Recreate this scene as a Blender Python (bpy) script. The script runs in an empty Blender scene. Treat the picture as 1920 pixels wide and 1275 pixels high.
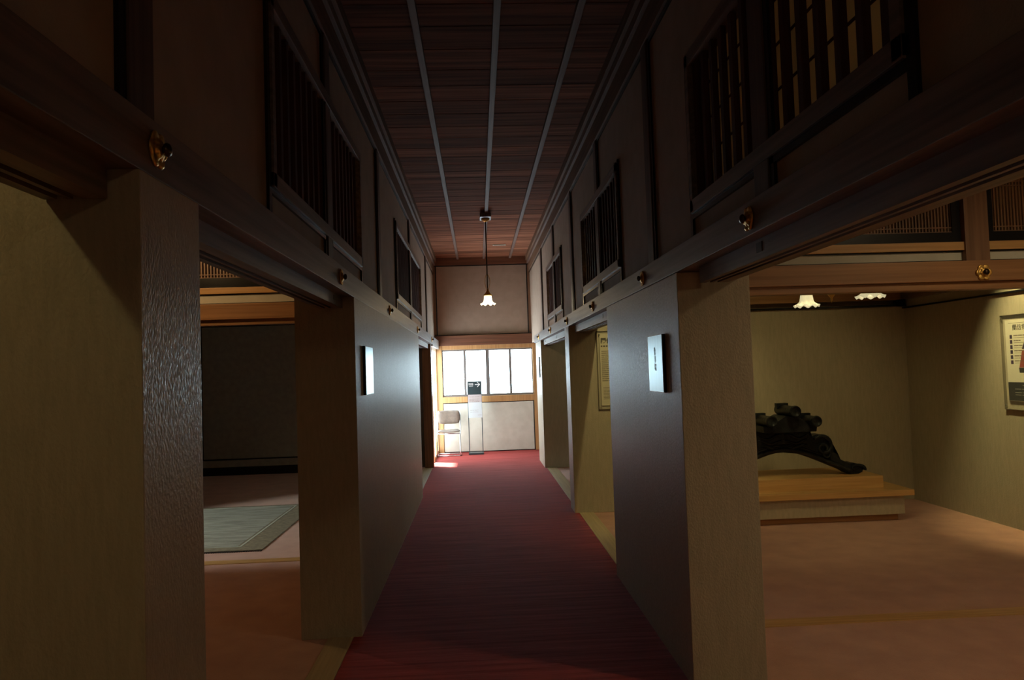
import bpy, bmesh, math, random
from mathutils import Matrix, Vector
random.seed(7)
C = bpy.context.scene.collection
PI = math.pi

# ------------------------------------------------------------------ camera
cam_d = bpy.data.cameras.new('camera'); cam = bpy.data.objects.new('camera', cam_d); C.objects.link(cam)
cam_d.sensor_fit = 'HORIZONTAL'; cam_d.sensor_width = 36.0; cam_d.lens = 26.25
cam_d.clip_start = 0.05; cam_d.clip_end = 200
def _cam():
    f = 1400.0
    d = Vector(((896 - 960) / f, -(696 - 637.5) / f, -1)).normalized()
    u = Vector((-0.0315, 1, 0)); z = (u - u.dot(d) * d).normalized(); x = d.cross(z)
    return Matrix((x, d, z)).to_4x4()
cam.matrix_world = Matrix.Translation((0, 0, 1.5)) @ _cam()
bpy.context.scene.camera = cam

# ------------------------------------------------------------------ world, exposure
vs = bpy.context.scene.view_settings
vs.view_transform = 'Standard'; vs.look = 'None'; vs.gamma = 1; vs.exposure = 0.0
world = bpy.data.worlds.new('world'); bpy.context.scene.world = world
world.use_nodes = True
bg = world.node_tree.nodes['Background']
bg.inputs[0].default_value = (0.80, 0.92, 1.0, 1); bg.inputs[1].default_value = 3.0
bpy.context.scene.cycles.max_bounces = 8
bpy.context.scene.cycles.diffuse_bounces = 5
bpy.context.scene.cycles.sample_clamp_indirect = 4.0

# ------------------------------------------------------------------ lights
def light(name, kind, loc, energy, color, size=0.1, target=None, spot=None, blend=0.5, sy=None):
    l = bpy.data.lights.new(name, kind); o = bpy.data.objects.new(name, l); C.objects.link(o)
    o.location = loc; l.energy = energy; l.color = color
    if kind == 'AREA':
        l.size = size
        if sy: l.shape = 'RECTANGLE'; l.size_y = sy
    elif kind != 'SUN': l.shadow_soft_size = size
    if kind == 'SPOT': l.spot_size = math.radians(spot); l.spot_blend = blend
    if target is not None:
        o.rotation_euler = (Vector(target) - Vector(loc)).to_track_quat('-Z', 'Y').to_euler()
    return o
WARM = (1.0, 0.70, 0.30); YEL = (1.0, 0.83, 0.36); DAY = (0.66, 0.90, 1.0)
# daylight: sun through the open glass door at the left end of the cross hall
sun = light('sun', 'SUN', (-6, 16, 12), 55.0, (1.0, 0.96, 0.9), target=(-6 + 1.5, 16 - 0.9, 12 - 6.0))
sun.data.angle = 0.06
# lamps and spotlights of the side rooms, plus added fill lights
light('lamp_near_left', 'POINT', (-1.55, 0.55, 2.85), 9, YEL, 0.05)
light('lamp_mid_left', 'POINT', (-2.5, 5.4, 2.75), 16, (1.0, 0.66, 0.30), 0.05)
light('lamp_near_right', 'POINT', (2.9, -0.3, 2.05), 14, (1.0, 0.76, 0.42), 0.06)
light('fill_right_floor', 'SPOT', (3.1, 2.2, 2.95), 68, (1.0, 0.78, 0.46), 0.1, (3.1, 2.9, 0), 140, 0.8)  # added fill spot, brightens the right room floor
light('fill_rug', 'SPOT', (-5.6, 6.5, 2.2), 340, (0.86, 0.93, 0.84), 0.05, (-2.3, 7.7, 0.0), 50, 0.5)  # added cool fill, aimed at the rug to keep the back wall dark
light('spot_wall_text', 'SPOT', (1.43, 6.0, 2.9), 55, YEL, 0.02, (1.62, 7.75, 1.0), 75, 0.6)
light('spot_side_poster', 'SPOT', (3.7, 5.6, 2.9), 165, (1.0, 0.86, 0.38), 0.03, (4.53, 5.75, 1.55), 62, 0.7)
light('spot_exhibit', 'SPOT', (2.6, 5.2, 2.9), 50, YEL, 0.22, (2.6, 7.4, 0.4), 95, 0.8)
light('fill_behind', 'POINT', (0.165, -1.2, 2.35), 3.5, (1.0, 0.78, 0.45), 0.05)  # added weak fill behind the camera, lifts the near upper walls
light('lamp_far_right', 'POINT', (3.0, 9.6, 2.7), 13.0, (0.80, 1.0, 0.72), 0.05)

# ------------------------------------------------------------------ materials
MATS = {}
def nodes(name):
    m = bpy.data.materials.new(name); m.use_nodes = True; nt = m.node_tree
    return m, nt, nt.nodes['Principled BSDF']
def setin(b, **k):
    for n, v in k.items():
        b.inputs[n.replace('_', ' ')].default_value = v
def plain(name, col, rough=0.6, metal=0.0, emit=None, es=1.0, spec=0.5):
    m, nt, b = nodes(name)
    setin(b, Base_Color=(*col, 1), Roughness=rough, Metallic=metal)
    b.inputs['Specular IOR Level'].default_value = spec
    if emit:
        b.inputs['Emission Color'].default_value = (*emit, 1); b.inputs['Emission Strength'].default_value = es
    MATS[name] = m; return m
def noisy(name, c1, c2, scale=(10, 10, 10), nscale=1.0, detail=5, rough=0.6, bump=0.0, bscale=None, spec=0.5, rvar=None, metal=0.0, ramp=(0.35, 0.65), sheen=0):
    """two-tone stretched noise: wood grain, cloth, carpet"""
    m, nt, b = nodes(name); N = nt.nodes; L = nt.links
    tc = N.new('ShaderNodeTexCoord'); mp = N.new('ShaderNodeMapping'); mp.inputs['Scale'].default_value = scale
    no = N.new('ShaderNodeTexNoise'); no.inputs['Scale'].default_value = nscale; no.inputs['Detail'].default_value = detail
    cr = N.new('ShaderNodeValToRGB')
    cr.color_ramp.elements[0].position = ramp[0]; cr.color_ramp.elements[0].color = (*c1, 1)
    cr.color_ramp.elements[1].position = ramp[1]; cr.color_ramp.elements[1].color = (*c2, 1)
    L.new(tc.outputs['Object'], mp.inputs['Vector']); L.new(mp.outputs['Vector'], no.inputs['Vector'])
    L.new(no.outputs['Fac'], cr.inputs['Fac']); L.new(cr.outputs['Color'], b.inputs['Base Color'])
    setin(b, Roughness=rough, Metallic=metal); b.inputs['Specular IOR Level'].default_value = spec
    if sheen: b.inputs['Sheen Weight'].default_value = sheen
    if bump:
        src = no
        if bscale:
            mp2 = N.new('ShaderNodeMapping'); mp2.inputs['Scale'].default_value = bscale
            src = N.new('ShaderNodeTexNoise'); src.inputs['Scale'].default_value = 1.0; src.inputs['Detail'].default_value = 3
            L.new(tc.outputs['Object'], mp2.inputs['Vector']); L.new(mp2.outputs['Vector'], src.inputs['Vector'])
        bp = N.new('ShaderNodeBump'); bp.inputs['Strength'].default_value = bump; bp.inputs['Distance'].default_value = 0.01
        L.new(src.outputs['Fac'], bp.inputs['Height']); L.new(bp.outputs['Normal'], b.inputs['Normal'])
        if rvar:
            rr = N.new('ShaderNodeMapRange'); rr.inputs['From Min'].default_value = 0.35; rr.inputs['From Max'].default_value = 0.65
            rr.inputs['To Min'].default_value = rvar[0]; rr.inputs['To Max'].default_value = rvar[1]
            L.new(src.outputs['Fac'], rr.inputs['Value']); L.new(rr.outputs['Result'], b.inputs['Roughness'])
    MATS[name] = m; return m
# wall cloth (silk-like wall covering), plaster, woods
CLOTH = noisy('wall_cloth', (0.42, 0.37, 0.27), (0.47, 0.415, 0.305), (60, 60, 9), 1, 4, 0.42, 0.22, (130, 130, 80), 0.5, (0.34, 0.66))
PLASTER = noisy('upper_plaster', (0.37, 0.275, 0.205), (0.41, 0.305, 0.23), (8, 8, 8), 1, 6, 0.85, 0.15, (90, 90, 90), 0.3)
PALE = noisy('pale_plaster', (0.60, 0.58, 0.48), (0.66, 0.64, 0.54), (8, 8, 8), 1, 6, 0.8)
DIM = noisy('grey_wall_paper', (0.30, 0.30, 0.28), (0.36, 0.36, 0.33), (12, 12, 12), 1, 5, 0.8)
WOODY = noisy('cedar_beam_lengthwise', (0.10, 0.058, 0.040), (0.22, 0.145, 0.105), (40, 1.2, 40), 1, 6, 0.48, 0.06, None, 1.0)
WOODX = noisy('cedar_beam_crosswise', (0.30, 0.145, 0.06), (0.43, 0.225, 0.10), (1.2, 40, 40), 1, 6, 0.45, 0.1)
DARKX = noisy('dark_red_cedar_crosswise', (0.13, 0.05, 0.025), (0.20, 0.08, 0.04), (1.2, 40, 40), 1, 6, 0.5, 0.1)
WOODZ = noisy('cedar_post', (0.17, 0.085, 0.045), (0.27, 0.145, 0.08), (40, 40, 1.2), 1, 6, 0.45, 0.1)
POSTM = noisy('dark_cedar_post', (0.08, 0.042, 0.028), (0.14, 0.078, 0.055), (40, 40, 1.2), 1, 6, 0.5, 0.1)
LIGHTX = noisy('pale_cypress_crosswise', (0.52, 0.29, 0.10), (0.64, 0.38, 0.15), (1.5, 50, 50), 1, 6, 0.45, 0.05)
LIGHTZ = noisy('pale_cypress_upright', (0.44, 0.235, 0.09), (0.56, 0.32, 0.13), (50, 50, 1.5), 1, 6, 0.45, 0.05)
LIGHTY = noisy('pale_cypress_lengthwise', (0.46, 0.36, 0.20), (0.60, 0.48, 0.29), (50, 1.5, 50), 1, 6, 0.35, 0.05)
CEILS = [noisy('cedar_ceiling_board_%s' % n, tuple(0.13 * k * c for c in (1, .42, .24)), tuple(0.33 * k * c for c in (1, .42, .24)), (0.9, 22, 26), 1, 7, 0.85, 0.12, None, 0.05)
         for n, k in (('mid', 1.0), ('dark', 0.74), ('light', 1.22))]
BATT = noisy('cedar_ceiling_batten', (0.15, 0.095, 0.075), (0.21, 0.135, 0.105), (60, 1.5, 60), 1, 5, 0.6, 0, None, 0.12)
MATW = noisy('dull_cedar_lengthwise', (0.13, 0.07, 0.042), (0.20, 0.11, 0.065), (40, 1.2, 40), 1, 6, 0.7, 0.1, None, 0.15)
BLACK = plain('black_lacquer', (0.008, 0.008, 0.010), 0.25)
SLATM = noisy('dark_red_slat', (0.065, 0.024, 0.018), (0.10, 0.040, 0.028), (40, 40, 1.5), 1, 4, 0.75, 0, None, 0.12)
CARPET = noisy('crimson_carpet', (0.24, 0.036, 0.034), (0.46, 0.085, 0.072), (1.4, 26, 1), 1, 6, 0.85, 0.4, (5, 90, 5), 0.08, None, 0, (0.3, 0.7), 0)
PINK = noisy('salmon_carpet', (0.50, 0.26, 0.19), (0.62, 0.34, 0.25), (5, 5, 5), 1, 8, 0.9, 0.3, (160, 160, 160), 0.2, None, 0, (0.3, 0.7), 0.3)
BRASS = plain('brass', (0.85, 0.52, 0.14), 0.42, 0.85)
BRONZE = plain('dark_bronze', (0.08, 0.055, 0.035), 0.35, 0.9)
STEEL = plain('satin_steel', (0.75, 0.78, 0.80), 0.28, 1.0)
def plate_mat():
    m = noisy('plate_window_tint', (0.42, 0.60, 0.66), (0.48, 0.67, 0.73), (80, 80, 3), 1, 3, 0.32, 0, None, 0.5, None, 0.85)  # bluish window reflection put into the grey metal's colour
    return m
PLATE = plate_mat()

# ------------------------------------------------------------------ mesh helpers
def link(name, bm, mat=None, parent=None, smooth=False, loc=None):
    me = bpy.data.meshes.new(name)
    bmesh.ops.recalc_face_normals(bm, faces=bm.faces)
    bm.to_mesh(me); bm.free()
    if smooth:
        for p in me.polygons: p.use_smooth = True
    o = bpy.data.objects.new(name, me); C.objects.link(o)
    for mm in (mat if isinstance(mat, (list, tuple)) else [mat]):
        if mm: me.materials.append(mm)
    if parent: o.parent = parent
    if loc: o.location = loc
    return o
def bx(bm, x0, x1, y0, y1, z0, z1, bev=0.0, mi=0, rot=None):
    vs_ = [bm.verts.new((x, y, z)) for x in (x0, x1) for y in (y0, y1) for z in (z0, z1)]
    fs = []
    for q in ((0, 1, 3, 2), (4, 6, 7, 5), (0, 4, 5, 1), (2, 3, 7, 6), (0, 2, 6, 4), (1, 5, 7, 3)):
        f = bm.faces.new([vs_[i] for i in q]); f.material_index = mi; fs.append(f)
    if rot is not None:
        bmesh.ops.transform(bm, matrix=rot, verts=vs_)
    if bev:
        es = list({e for f in fs for e in f.edges})
        bmesh.ops.bevel(bm, geom=es, offset=bev, segments=2, affect='EDGES', profile=0.7)
def box(name, x0, x1, y0, y1, z0, z1, mat, parent=None, bev=0.0):
    bm = bmesh.new(); bx(bm, x0, x1, y0, y1, z0, z1, bev); return link(name, bm, mat, parent)
def boxes(name, lst, mat, parent=None, bev=0.0):
    bm = bmesh.new()
    for b in lst: bx(bm, *b, bev=bev)
    return link(name, bm, mat, parent)
def tube(bm, pts, r, n=10, cap=True, radii=None):
    pts = [Vector(p) for p in pts]; rings = []
    prev = None
    for i, p in enumerate(pts):
        t = (pts[min(i + 1, len(pts) - 1)] - pts[max(i - 1, 0)]).normalized()
        if prev is None:
            a = Vector((0, 0, 1)) if abs(t.z) < 0.9 else Vector((1, 0, 0))
            nrm = t.cross(a).normalized()
        else:
            nrm = (prev - t * prev.dot(t)).normalized()
        prev = nrm; bn = t.cross(nrm)
        rr = radii[i] if radii else r
        rings.append([bm.verts.new(p + rr * (math.cos(2 * PI * k / n) * nrm + math.sin(2 * PI * k / n) * bn)) for k in range(n)])
    for a, b in zip(rings, rings[1:]):
        for k in range(n):
            bm.faces.new((a[k], a[(k + 1) % n], b[(k + 1) % n], b[k]))
    if cap:
        bm.faces.new(rings[0][::-1]); bm.faces.new(rings[-1])
def lathe(bm, prof, n=24, axis='Z', wave=None, closed=True):
    """prof: (radius, height)"""
    rings = []
    for i, (r, h) in enumerate(prof):
        ring = []
        for k in range(n):
            a = 2 * PI * k / n; rr = r; hh = h
            if wave: rr, hh = wave(i, a, r, h)
            v = (rr * math.cos(a), rr * math.sin(a), hh)
            if axis == 'X': v = (v[2], v[0], v[1])
            if axis == 'Y': v = (v[0], v[2], v[1])
            ring.append(bm.verts.new(v))
        rings.append(ring)
    for a, b in zip(rings, rings[1:]):
        for k in range(n):
            bm.faces.new((a[k], a[(k + 1) % n], b[(k + 1) % n], b[k]))
    if closed:
        if prof[0][0] > 1e-5: bm.faces.new(rings[0][::-1])
        if prof[-1][0] > 1e-5: bm.faces.new(rings[-1])
    bmesh.ops.remove_doubles(bm, verts=bm.verts, dist=1e-6)
def prism(bm, poly, y0, y1, mi=0):
    a = [bm.verts.new((x, y0, z)) for x, z in poly]; b = [bm.verts.new((x, y1, z)) for x, z in poly]
    n = len(poly)
    bm.faces.new(a); bm.faces.new(b[::-1])
    for i in range(n): bm.faces.new((a[i], b[i], b[(i + 1) % n], a[(i + 1) % n]))
def S(o, kind='structure'):
    o['kind'] = kind; return o
def tag(o, label, cat, group=None):
    o['label'] = label; o['category'] = cat
    if group: o['group'] = group
    return o
def thing(name, label, cat, loc=(0, 0, 0), rz=0, group=None):
    o = bpy.data.objects.new(name, None); C.objects.link(o); o.location = loc; o.rotation_euler = (0, 0, rz)
    o.empty_display_size = 0.1
    return tag(o, label, cat, group)
def copy_tree(o, parent=None):
    c = o.copy(); C.objects.link(c)
    if parent: c.parent = parent
    for ch in [x for x in bpy.data.objects if x.parent == o]:
        copy_tree(ch, c)
    return c
TRIM = [0]
def trim_name():
    TRIM[0] += 1; return 'trim_%d' % TRIM[0]
def trim(x0, x1, y0, y1, z0, z1, mat, bev=0.003):
    return S(box(trim_name(), x0, x1, y0, y1, z0, z1, mat, bev=bev))
def text_mesh(name, body, size, mat, M, parent, ext=0.0006, bold=0.0):
    cu = bpy.data.curves.new(name, 'FONT'); cu.body = body; cu.size = size; cu.extrude = ext; cu.offset = bold
    cu.align_x = 'CENTER'; cu.align_y = 'CENTER'
    t = bpy.data.objects.new(name, cu); C.objects.link(t)
    dg = bpy.context.evaluated_depsgraph_get(); me = bpy.data.meshes.new_from_object(t.evaluated_get(dg))
    bpy.data.objects.remove(t); me.transform(M); me.materials.clear(); me.materials.append(mat)
    o = bpy.data.objects.new(name, me); C.objects.link(o); o.parent = parent
    return o

XL, XR = -0.79, 1.03          # upper wall planes of the corridor
ZC = 3.64                      # ceiling
YN, YE = -2.6, 14.0

# ------------------------------------------------------------------ floors
S(box('floor', -6.2, 6.2, YN, YE + 0.3, -0.20, -0.012, DIM))
S(box('floor.001', -6.0, -0.90, YN, 12.0, -0.012, 0.0, PINK))
S(box('floor.002', 1.15, 4.60, YN, 7.76, -0.012, 0.0, PINK))
S(box('floor.003', 1.15, 4.60, 8.05, 11.36, -0.012, 0.0, PINK))
o = box('hall_carpet', -0.756, 1.0, YN, 12.70, -0.012, 0.004, CARPET)
tag(o, 'long crimson carpet with fine crosswise ribs running down the corridor', 'carpet')
o = box('hall_carpet', -1.30, 3.2, 12.705, YE, -0.012, 0.004, CARPET)
tag(o, 'short crimson carpet crossing below the end window, behind a seam', 'carpet')
# thresholds
for a in ((-0.90, -0.758, YN, 12.0), (1.002, 1.15, YN, 12.35)):
    trim(a[0], a[1], a[2], a[3], -0.011, 0.006, LIGHTY, 0.0015)
trim(-6.0, -0.90, 6.24, 6.36, -0.011, 0.004, LIGHTX, 0.001)
trim(1.15, 4.56, 4.21, 4.33, -0.011, 0.004, LIGHTX, 0.001)

# ------------------------------------------------------------------ outer shell
S(box('wall_behind', -6.2, 6.2, YN - 0.15, YN, -0.2, 4.0, DIM))
S(box('wall_outer_left', -6.2, -6.0, YN, 12.15, -0.2, 4.0, DIM))
S(box('wall_outer_right', 4.56, 4.76, YN, 11.4, 0.0, 4.0, CLOTH))
S(box('ceiling_left', -6.0, -0.93, YN, 12.0, 3.02, 3.10, WOODX))
S(box('ceiling_right', 1.17, 4.56, YN, 12.3, 3.02, 3.10, WOODX))
S(boxes('ceiling_sun_block', [(-6.4, 6.4, YN - 0.3, 12.15, 4.0, 4.15), (-0.95, 6.4, 12.15, YE + 0.9, 4.0, 4.15)], DIM))  # unseen roof added to block the sun, cut back beside the door gap
# cross hall
S(box('ceiling_hall_right', XR + 0.001, 3.2, 12.35, YE, 2.2, 2.3, WOODX))
S(box('wall_hall_right', 3.2, 3.35, 12.35, YE, 0, 2.3, PALE))

# ------------------------------------------------------------------ upper corridor walls (plaster above the beams)
S(box('wall_left', XL - 0.12, XL, YN, YE + 0.1, 2.0, 4.0, PLASTER))
# lattice windows leave real openings on the right where the paper shows through
RW = [(1.665, 3.40), (5.16, 6.98), (8.72, 10.52)]
LW = [(2.92, 5.18), (7.45, 10.65)]
ZW0, ZW1 = 2.20, 2.93
ZV0, ZV1 = 2.25, 3.03
def wall_open(name, x0, x1, wins, z0w, z1w):
    bm = bmesh.new(); ys = YN
    for a, b in wins:
        bx(bm, x0, x1, ys, a, 2.0, 4.0); bx(bm, x0, x1, a, b, 2.0, z0w); bx(bm, x0, x1, a, b, z1w, 4.0); ys = b
    bx(bm, x0, x1, ys, YE + 0.1, 2.0, 4.0)
    return S(link(name, bm, PLASTER))
bpy.data.objects.remove(bpy.data.objects['wall_left'])
wall_open('wall_left', XL - 0.12, XL, LW, ZV0, ZV1)
wall_open('wall_right', XR, XR + 0.12, RW, ZW0, ZW1)

# ------------------------------------------------------------------ cloth covered panels between the openings
def panel(name, *a, mat=CLOTH): return S(box(name, *a, mat, bev=0.004))
panel('wall_left_near', -6.0, -0.709, 1.614, 1.955, 0, 1.957)
panel('wall_left_panel', -1.054, -0.709, 4.38, 9.12, 0, 1.957)
panel('wall_right_panel', 0.952, 1.30, 3.475, 5.40, 0, 1.935)
panel('wall_right_partition', 0.956, 4.56, 7.74, 8.08, 0, 2.04)
panel('wall_right_far', 0.972, 4.56, 11.36, 12.36, 0, 1.935)
S(box('wall_room_left_back', -6.0, -0.94, 12.0, 12.15, 0.0, 4.0, DIM))
S(box('wall_hall_left', -1.5, -0.860, 12.022, 12.12, 0.0, 4.0, DIM))
# wall portions above the free panels at the room side (closing to the ceiling)
S(box('wall_left_near_upper', -6.0, -0.93, 1.72, 1.84, 1.96, 3.02, PLASTER))
S(box('wall_right_partition_upper', 1.17, 4.56, 7.84, 7.98, 2.04, 3.02, PLASTER))
S(box('wall_right_far_upper', 1.17, 4.56, 11.5, 11.62, 1.935, 3.02, PLASTER))

# ------------------------------------------------------------------ main beams
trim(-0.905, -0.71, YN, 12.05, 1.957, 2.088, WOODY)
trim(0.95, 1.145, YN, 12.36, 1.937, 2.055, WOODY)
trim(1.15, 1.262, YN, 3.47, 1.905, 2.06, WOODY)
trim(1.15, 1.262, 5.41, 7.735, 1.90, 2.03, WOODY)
def kamoi(x0, x1, y0, y1, z0, z1, side, socks):
    bm = bmesh.new()
    # grooved lintel: two channels along the underside
    w = (x1 - x0)
    bx(bm, x0, x1, y0, y1, z0 + 0.018, z1)
    for a, b in ((0, 0.20), (0.36, 0.46), (0.62, 1.0)):
        bx(bm, x0 + w * a, x0 + w * b, y0, y1, z0, z0 + 0.018)
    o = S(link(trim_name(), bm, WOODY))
    for yy in socks:
        xf = x1 if side < 0 else x0
        b = bmesh.new()
        bx(b, xf - 0.002, xf + 0.002, yy - 0.026, yy + 0.026, z0 + 0.025, z1 - 0.012)
        link('dark_plug', b, BRONZE, o)
    return o
kamoi(-0.905, -0.775, YN, 1.610, 1.893, 1.957, -1, [])
kamoi(-0.905, -0.775, 1.957, 4.376, 1.893, 1.957, -1, [4.13])
kamoi(-0.905, -0.775, 9.122, 11.85, 1.885, 1.957, -1, [9.5])
kamoi(1.015, 1.145, YN, 3.32, 1.865, 1.937, 1, [2.6, 0.9])
kamoi(1.015, 1.145, 5.402, 7.66, 1.865, 1.937, 1, [5.95, 7.4])
kamoi(1.015, 1.145, 8.082, 11.355, 1.865, 1.937, 1, [9.5, 11.0])

# ------------------------------------------------------------------ upper posts with black edge rods
def post(side, yc, w=0.13, z1=3.36):
    zb = 2.088 if side < 0 else 2.055
    xs = (XL, XL + 0.018) if side < 0 else (XR - 0.018, XR)
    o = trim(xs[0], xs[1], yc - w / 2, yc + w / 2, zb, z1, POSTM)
    e = 0.012
    x2 = (XL, XL + e) if side < 0 else (XR - e, XR)
    for s in (-1,):
        y0 = yc + s * (w / 2 + 0.019)
        box('edge_rod', x2[0], x2[1], y0 - 0.017, y0 + 0.017, zb, z1, BLACK, o)
    return o
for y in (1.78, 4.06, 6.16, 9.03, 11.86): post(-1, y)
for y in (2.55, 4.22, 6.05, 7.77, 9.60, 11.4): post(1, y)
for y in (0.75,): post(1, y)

# ------------------------------------------------------------------ cornices and ceiling
def cornice(side):
    s = 1 if side < 0 else -1; X = XL if side < 0 else XR
    def f(a, b): return (min(X + s * a, X + s * b), max(X + s * a, X + s * b))
    a = f(-0.01, 0.010); trim(a[0], a[1], YN, YE, 3.325, 3.35, BLACK, 0)
    a = f(-0.01, 0.025); trim(a[0], a[1], YN, YE, 3.35, 3.50, MATW)
    a = f(-0.01, 0.050); trim(a[0], a[1], YN, YE, 3.50, 3.56, BATT)
    a = f(-0.01, 0.075); trim(a[0], a[1], YN, YE, 3.56, ZC + 0.02, MATW)
cornice(-1); cornice(1)
bm = bmesh.new()
y = YN; k = 0
while y < YE:
    w = random.uniform(0.24, 0.34); y1 = min(y + w, YE + 0.1)
    x0, x1 = XL - 0.05, XR + 0.05
    v = [bm.verts.new(p) for p in ((x0, y, ZC), (x1, y, ZC), (x1, y1, ZC + 0.002), (x0, y1, ZC + 0.002), (x0, y1, ZC), (x1, y1, ZC))]
    for f_ in (bm.faces.new(v[:4]), bm.faces.new((v[3], v[2], v[5], v[4]))): f_.material_index = random.randrange(3)
    y = y1
bx(bm, XL - 0.05, XR + 0.05, YN, YE + 0.1, ZC + 0.02, ZC + 0.05)
S(link('ceiling', bm, CEILS))
for xb in (-0.315, 0.178, 0.668):
    trim(xb - 0.022, xb + 0.022, YN, YE, ZC - 0.034, ZC + 0.004, BATT, 0.004)

# ------------------------------------------------------------------ lattice windows above the beams
PAPER_N = None
def paper_mat():
    m, nt, b = nodes('shoji_paper'); N = nt.nodes; L = nt.links
    tr = N.new('ShaderNodeBsdfTranslucent'); mx = N.new('ShaderNodeMixShader'); out = N['Material Output']
    b.inputs['Base Color'].default_value = (0.50, 0.45, 0.34, 1); b.inputs['Roughness'].default_value = 0.9
    tr.inputs['Color'].default_value = (0.85, 0.78, 0.60, 1); mx.inputs[0].default_value = 0.6
    L.new(b.outputs[0], mx.inputs[1]); L.new(tr.outputs[0], mx.inputs[2]); L.new(mx.outputs[0], out.inputs['Surface'])
    return m
PAPER = paper_mat()
WN = [0]
def lattice(side, y0, y1, yp, z0, z1):
    WN[0] += 1
    s = 1 if side < 0 else -1; X = XL if side < 0 else XR
    def f(a, b): return (min(X + s * a, X + s * b), max(X + s * a, X + s * b))
    # frame
    root = None
    bm = bmesh.new()
    a = f(-0.05, 0.022)
    for zz in ((z0 - 0.005, z0 + 0.055), (z1 - 0.055, z1 + 0.005)):
        bx(bm, a[0], a[1], y0, y1, zz[0], zz[1], 0.002)
    for yy in ((y0, y0 + 0.045), (y1 - 0.045, y1)):
        bx(bm, a[0], a[1], yy[0], yy[1], z0, z1, 0.002)
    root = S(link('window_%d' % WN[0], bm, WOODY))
    # slats, in one mesh (a surface pattern of the window)
    bm = bmesh.new(); p = 0.12; y = y0 + 0.10
    a = f(-0.024, 0.0)
    while y < y1 - 0.05:
        bx(bm, a[0], a[1], y - 0.017, y + 0.017, z0 + 0.05, z1 - 0.05)
        y += p
    link('slat_grille', bm, SLATM, root)
    # paper screen with thin bars behind the grille
    a = f(-0.10, -0.096)
    bm = bmesh.new(); bx(bm, a[0], a[1], y0, y1, z0, z1); link('paper_screen', bm, PAPER, root)
    bm = bmesh.new(); a = f(-0.096, -0.088)
    z = z0 + 0.12
    while z < z1 - 0.05:
        bx(bm, a[0], a[1], y0 + 0.001, y1 - 0.001, z - 0.003, z + 0.003); z += 0.165
    y = y0 + 0.2
    while y < y1 - 0.1:
        bx(bm, a[0] + 0.0003, a[1] - 0.0003, y - 0.003, y + 0.003, z0 + 0.001, z1 - 0.001); y += 0.45
    link('screen_bars', bm, SLATM, root)
    # black edging below the sill and down to the beam
    zb = 2.088 if side < 0 else 2.055
    a = f(0.0, 0.012)
    bm = bmesh.new()
    for yy in (y0 - 0.018, y1 + 0.018):
        bx(bm, a[0], a[1], yy - 0.018, yy + 0.018, zb + 0.001, z1 + 0.02)
    bx(bm, a[0], a[1], y0, y1, z0 - 0.030, z0 - 0.005)
    link('edge_rod', bm, BLACK, root)
for (a, b), p in zip(LW, (4.06, 9.03)): lattice(-1, a, b, p, ZV0, ZV1)
for (a, b), p in zip(RW, (2.55, 6.05, 9.60)): lattice(1, a, b, p, ZW0, ZW1)

# ------------------------------------------------------------------ end wall
SHELL = 0.18
S(boxes('wall_end', [(XL - 0.3, XR + 0.3, YE, YE + SHELL, 2.0, 4.0), (XL - 0.3, 3.4, YE, YE + SHELL, -0.1, 0.93),
                     (1.05, 3.4, YE, YE + SHELL, 0.93, 2.3), (XL - 0.3, -0.72, YE, YE + SHELL, 0.93, 2.0)], PLASTER))
trim(-0.80, XR + 0.10, YE - 0.09, YE + 0.001, 1.99, 2.175, DARKX)
trim(XL, XR, YE - 0.015, YE + 0.001, 2.175, 2.195, BLACK, 0)
trim(XL, XR, YE - 0.03, YE + 0.001, 3.50, ZC + 0.01, DARKX)
trim(XL, XR, YE - 0.015, YE + 0.001, 3.48, 3.50, BLACK, 0)
for x0, x1, m in ((XL, XL + 0.045, WOODZ), (XL + 0.045, XL + 0.065, BLACK), (XR - 0.065, XR - 0.045, BLACK), (XR - 0.045, XR, WOODZ)):
    trim(x0, x1, YE - 0.02, YE + 0.001, 2.195, 3.48, m, 0)
# window
WPANE = plain('frosted_window_glass', (0.9, 0.95, 1.0), 0.3, emit=(0.66, 0.89, 1.0), es=13.0)
bm = bmesh.new()
wx0, wx1, wz0, wz1 = -0.665, 1.035, 1.035, 1.915
bx(bm, wx0 - 0.095, wx0, YE - 0.05, YE + 0.10, 0.004, 1.99, 0.003)      # left jamb
bx(bm, wx1, wx1 + 0.075, YE - 0.05, YE + 0.10, 0.004, 1.99, 0.003)      # right jamb
bx(bm, wx0, wx1, YE - 0.03, YE + 0.10, wz1, 1.99, 0.003)                # head
bx(bm, wx0, wx1, YE - 0.05, YE + 0.10, 0.925, wz0, 0.003)               # sill
win = S(link('window_6', bm, LIGHTZ))
bm = bmesh.new(); n = 4; W = (wx1 - wx0) / n
FR = plain('bronze_sash', (0.16, 0.14, 0.13), 0.5, 0.0)
bx(bm, wx0, wx1, YE + 0.0, YE + 0.03, wz1 - 0.03, wz1)
bx(bm, wx0, wx1, YE + 0.0, YE + 0.03, wz0, wz0 + 0.04)
for i in range(n + 1):
    hw = 0.034 if i == 2 else 0.022
    bx(bm, wx0 + W * i - hw, wx0 + W * i + hw, YE - 0.002, YE + 0.032, wz0, wz1)
link('sash', bm, FR, win)
for i in range(n):
    box('pane', wx0 + W * i + 0.01, wx0 + W * (i + 1) - 0.01, YE + 0.012, YE + 0.018, wz0 + 0.035, wz1 - 0.025, WPANE, win)
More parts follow.
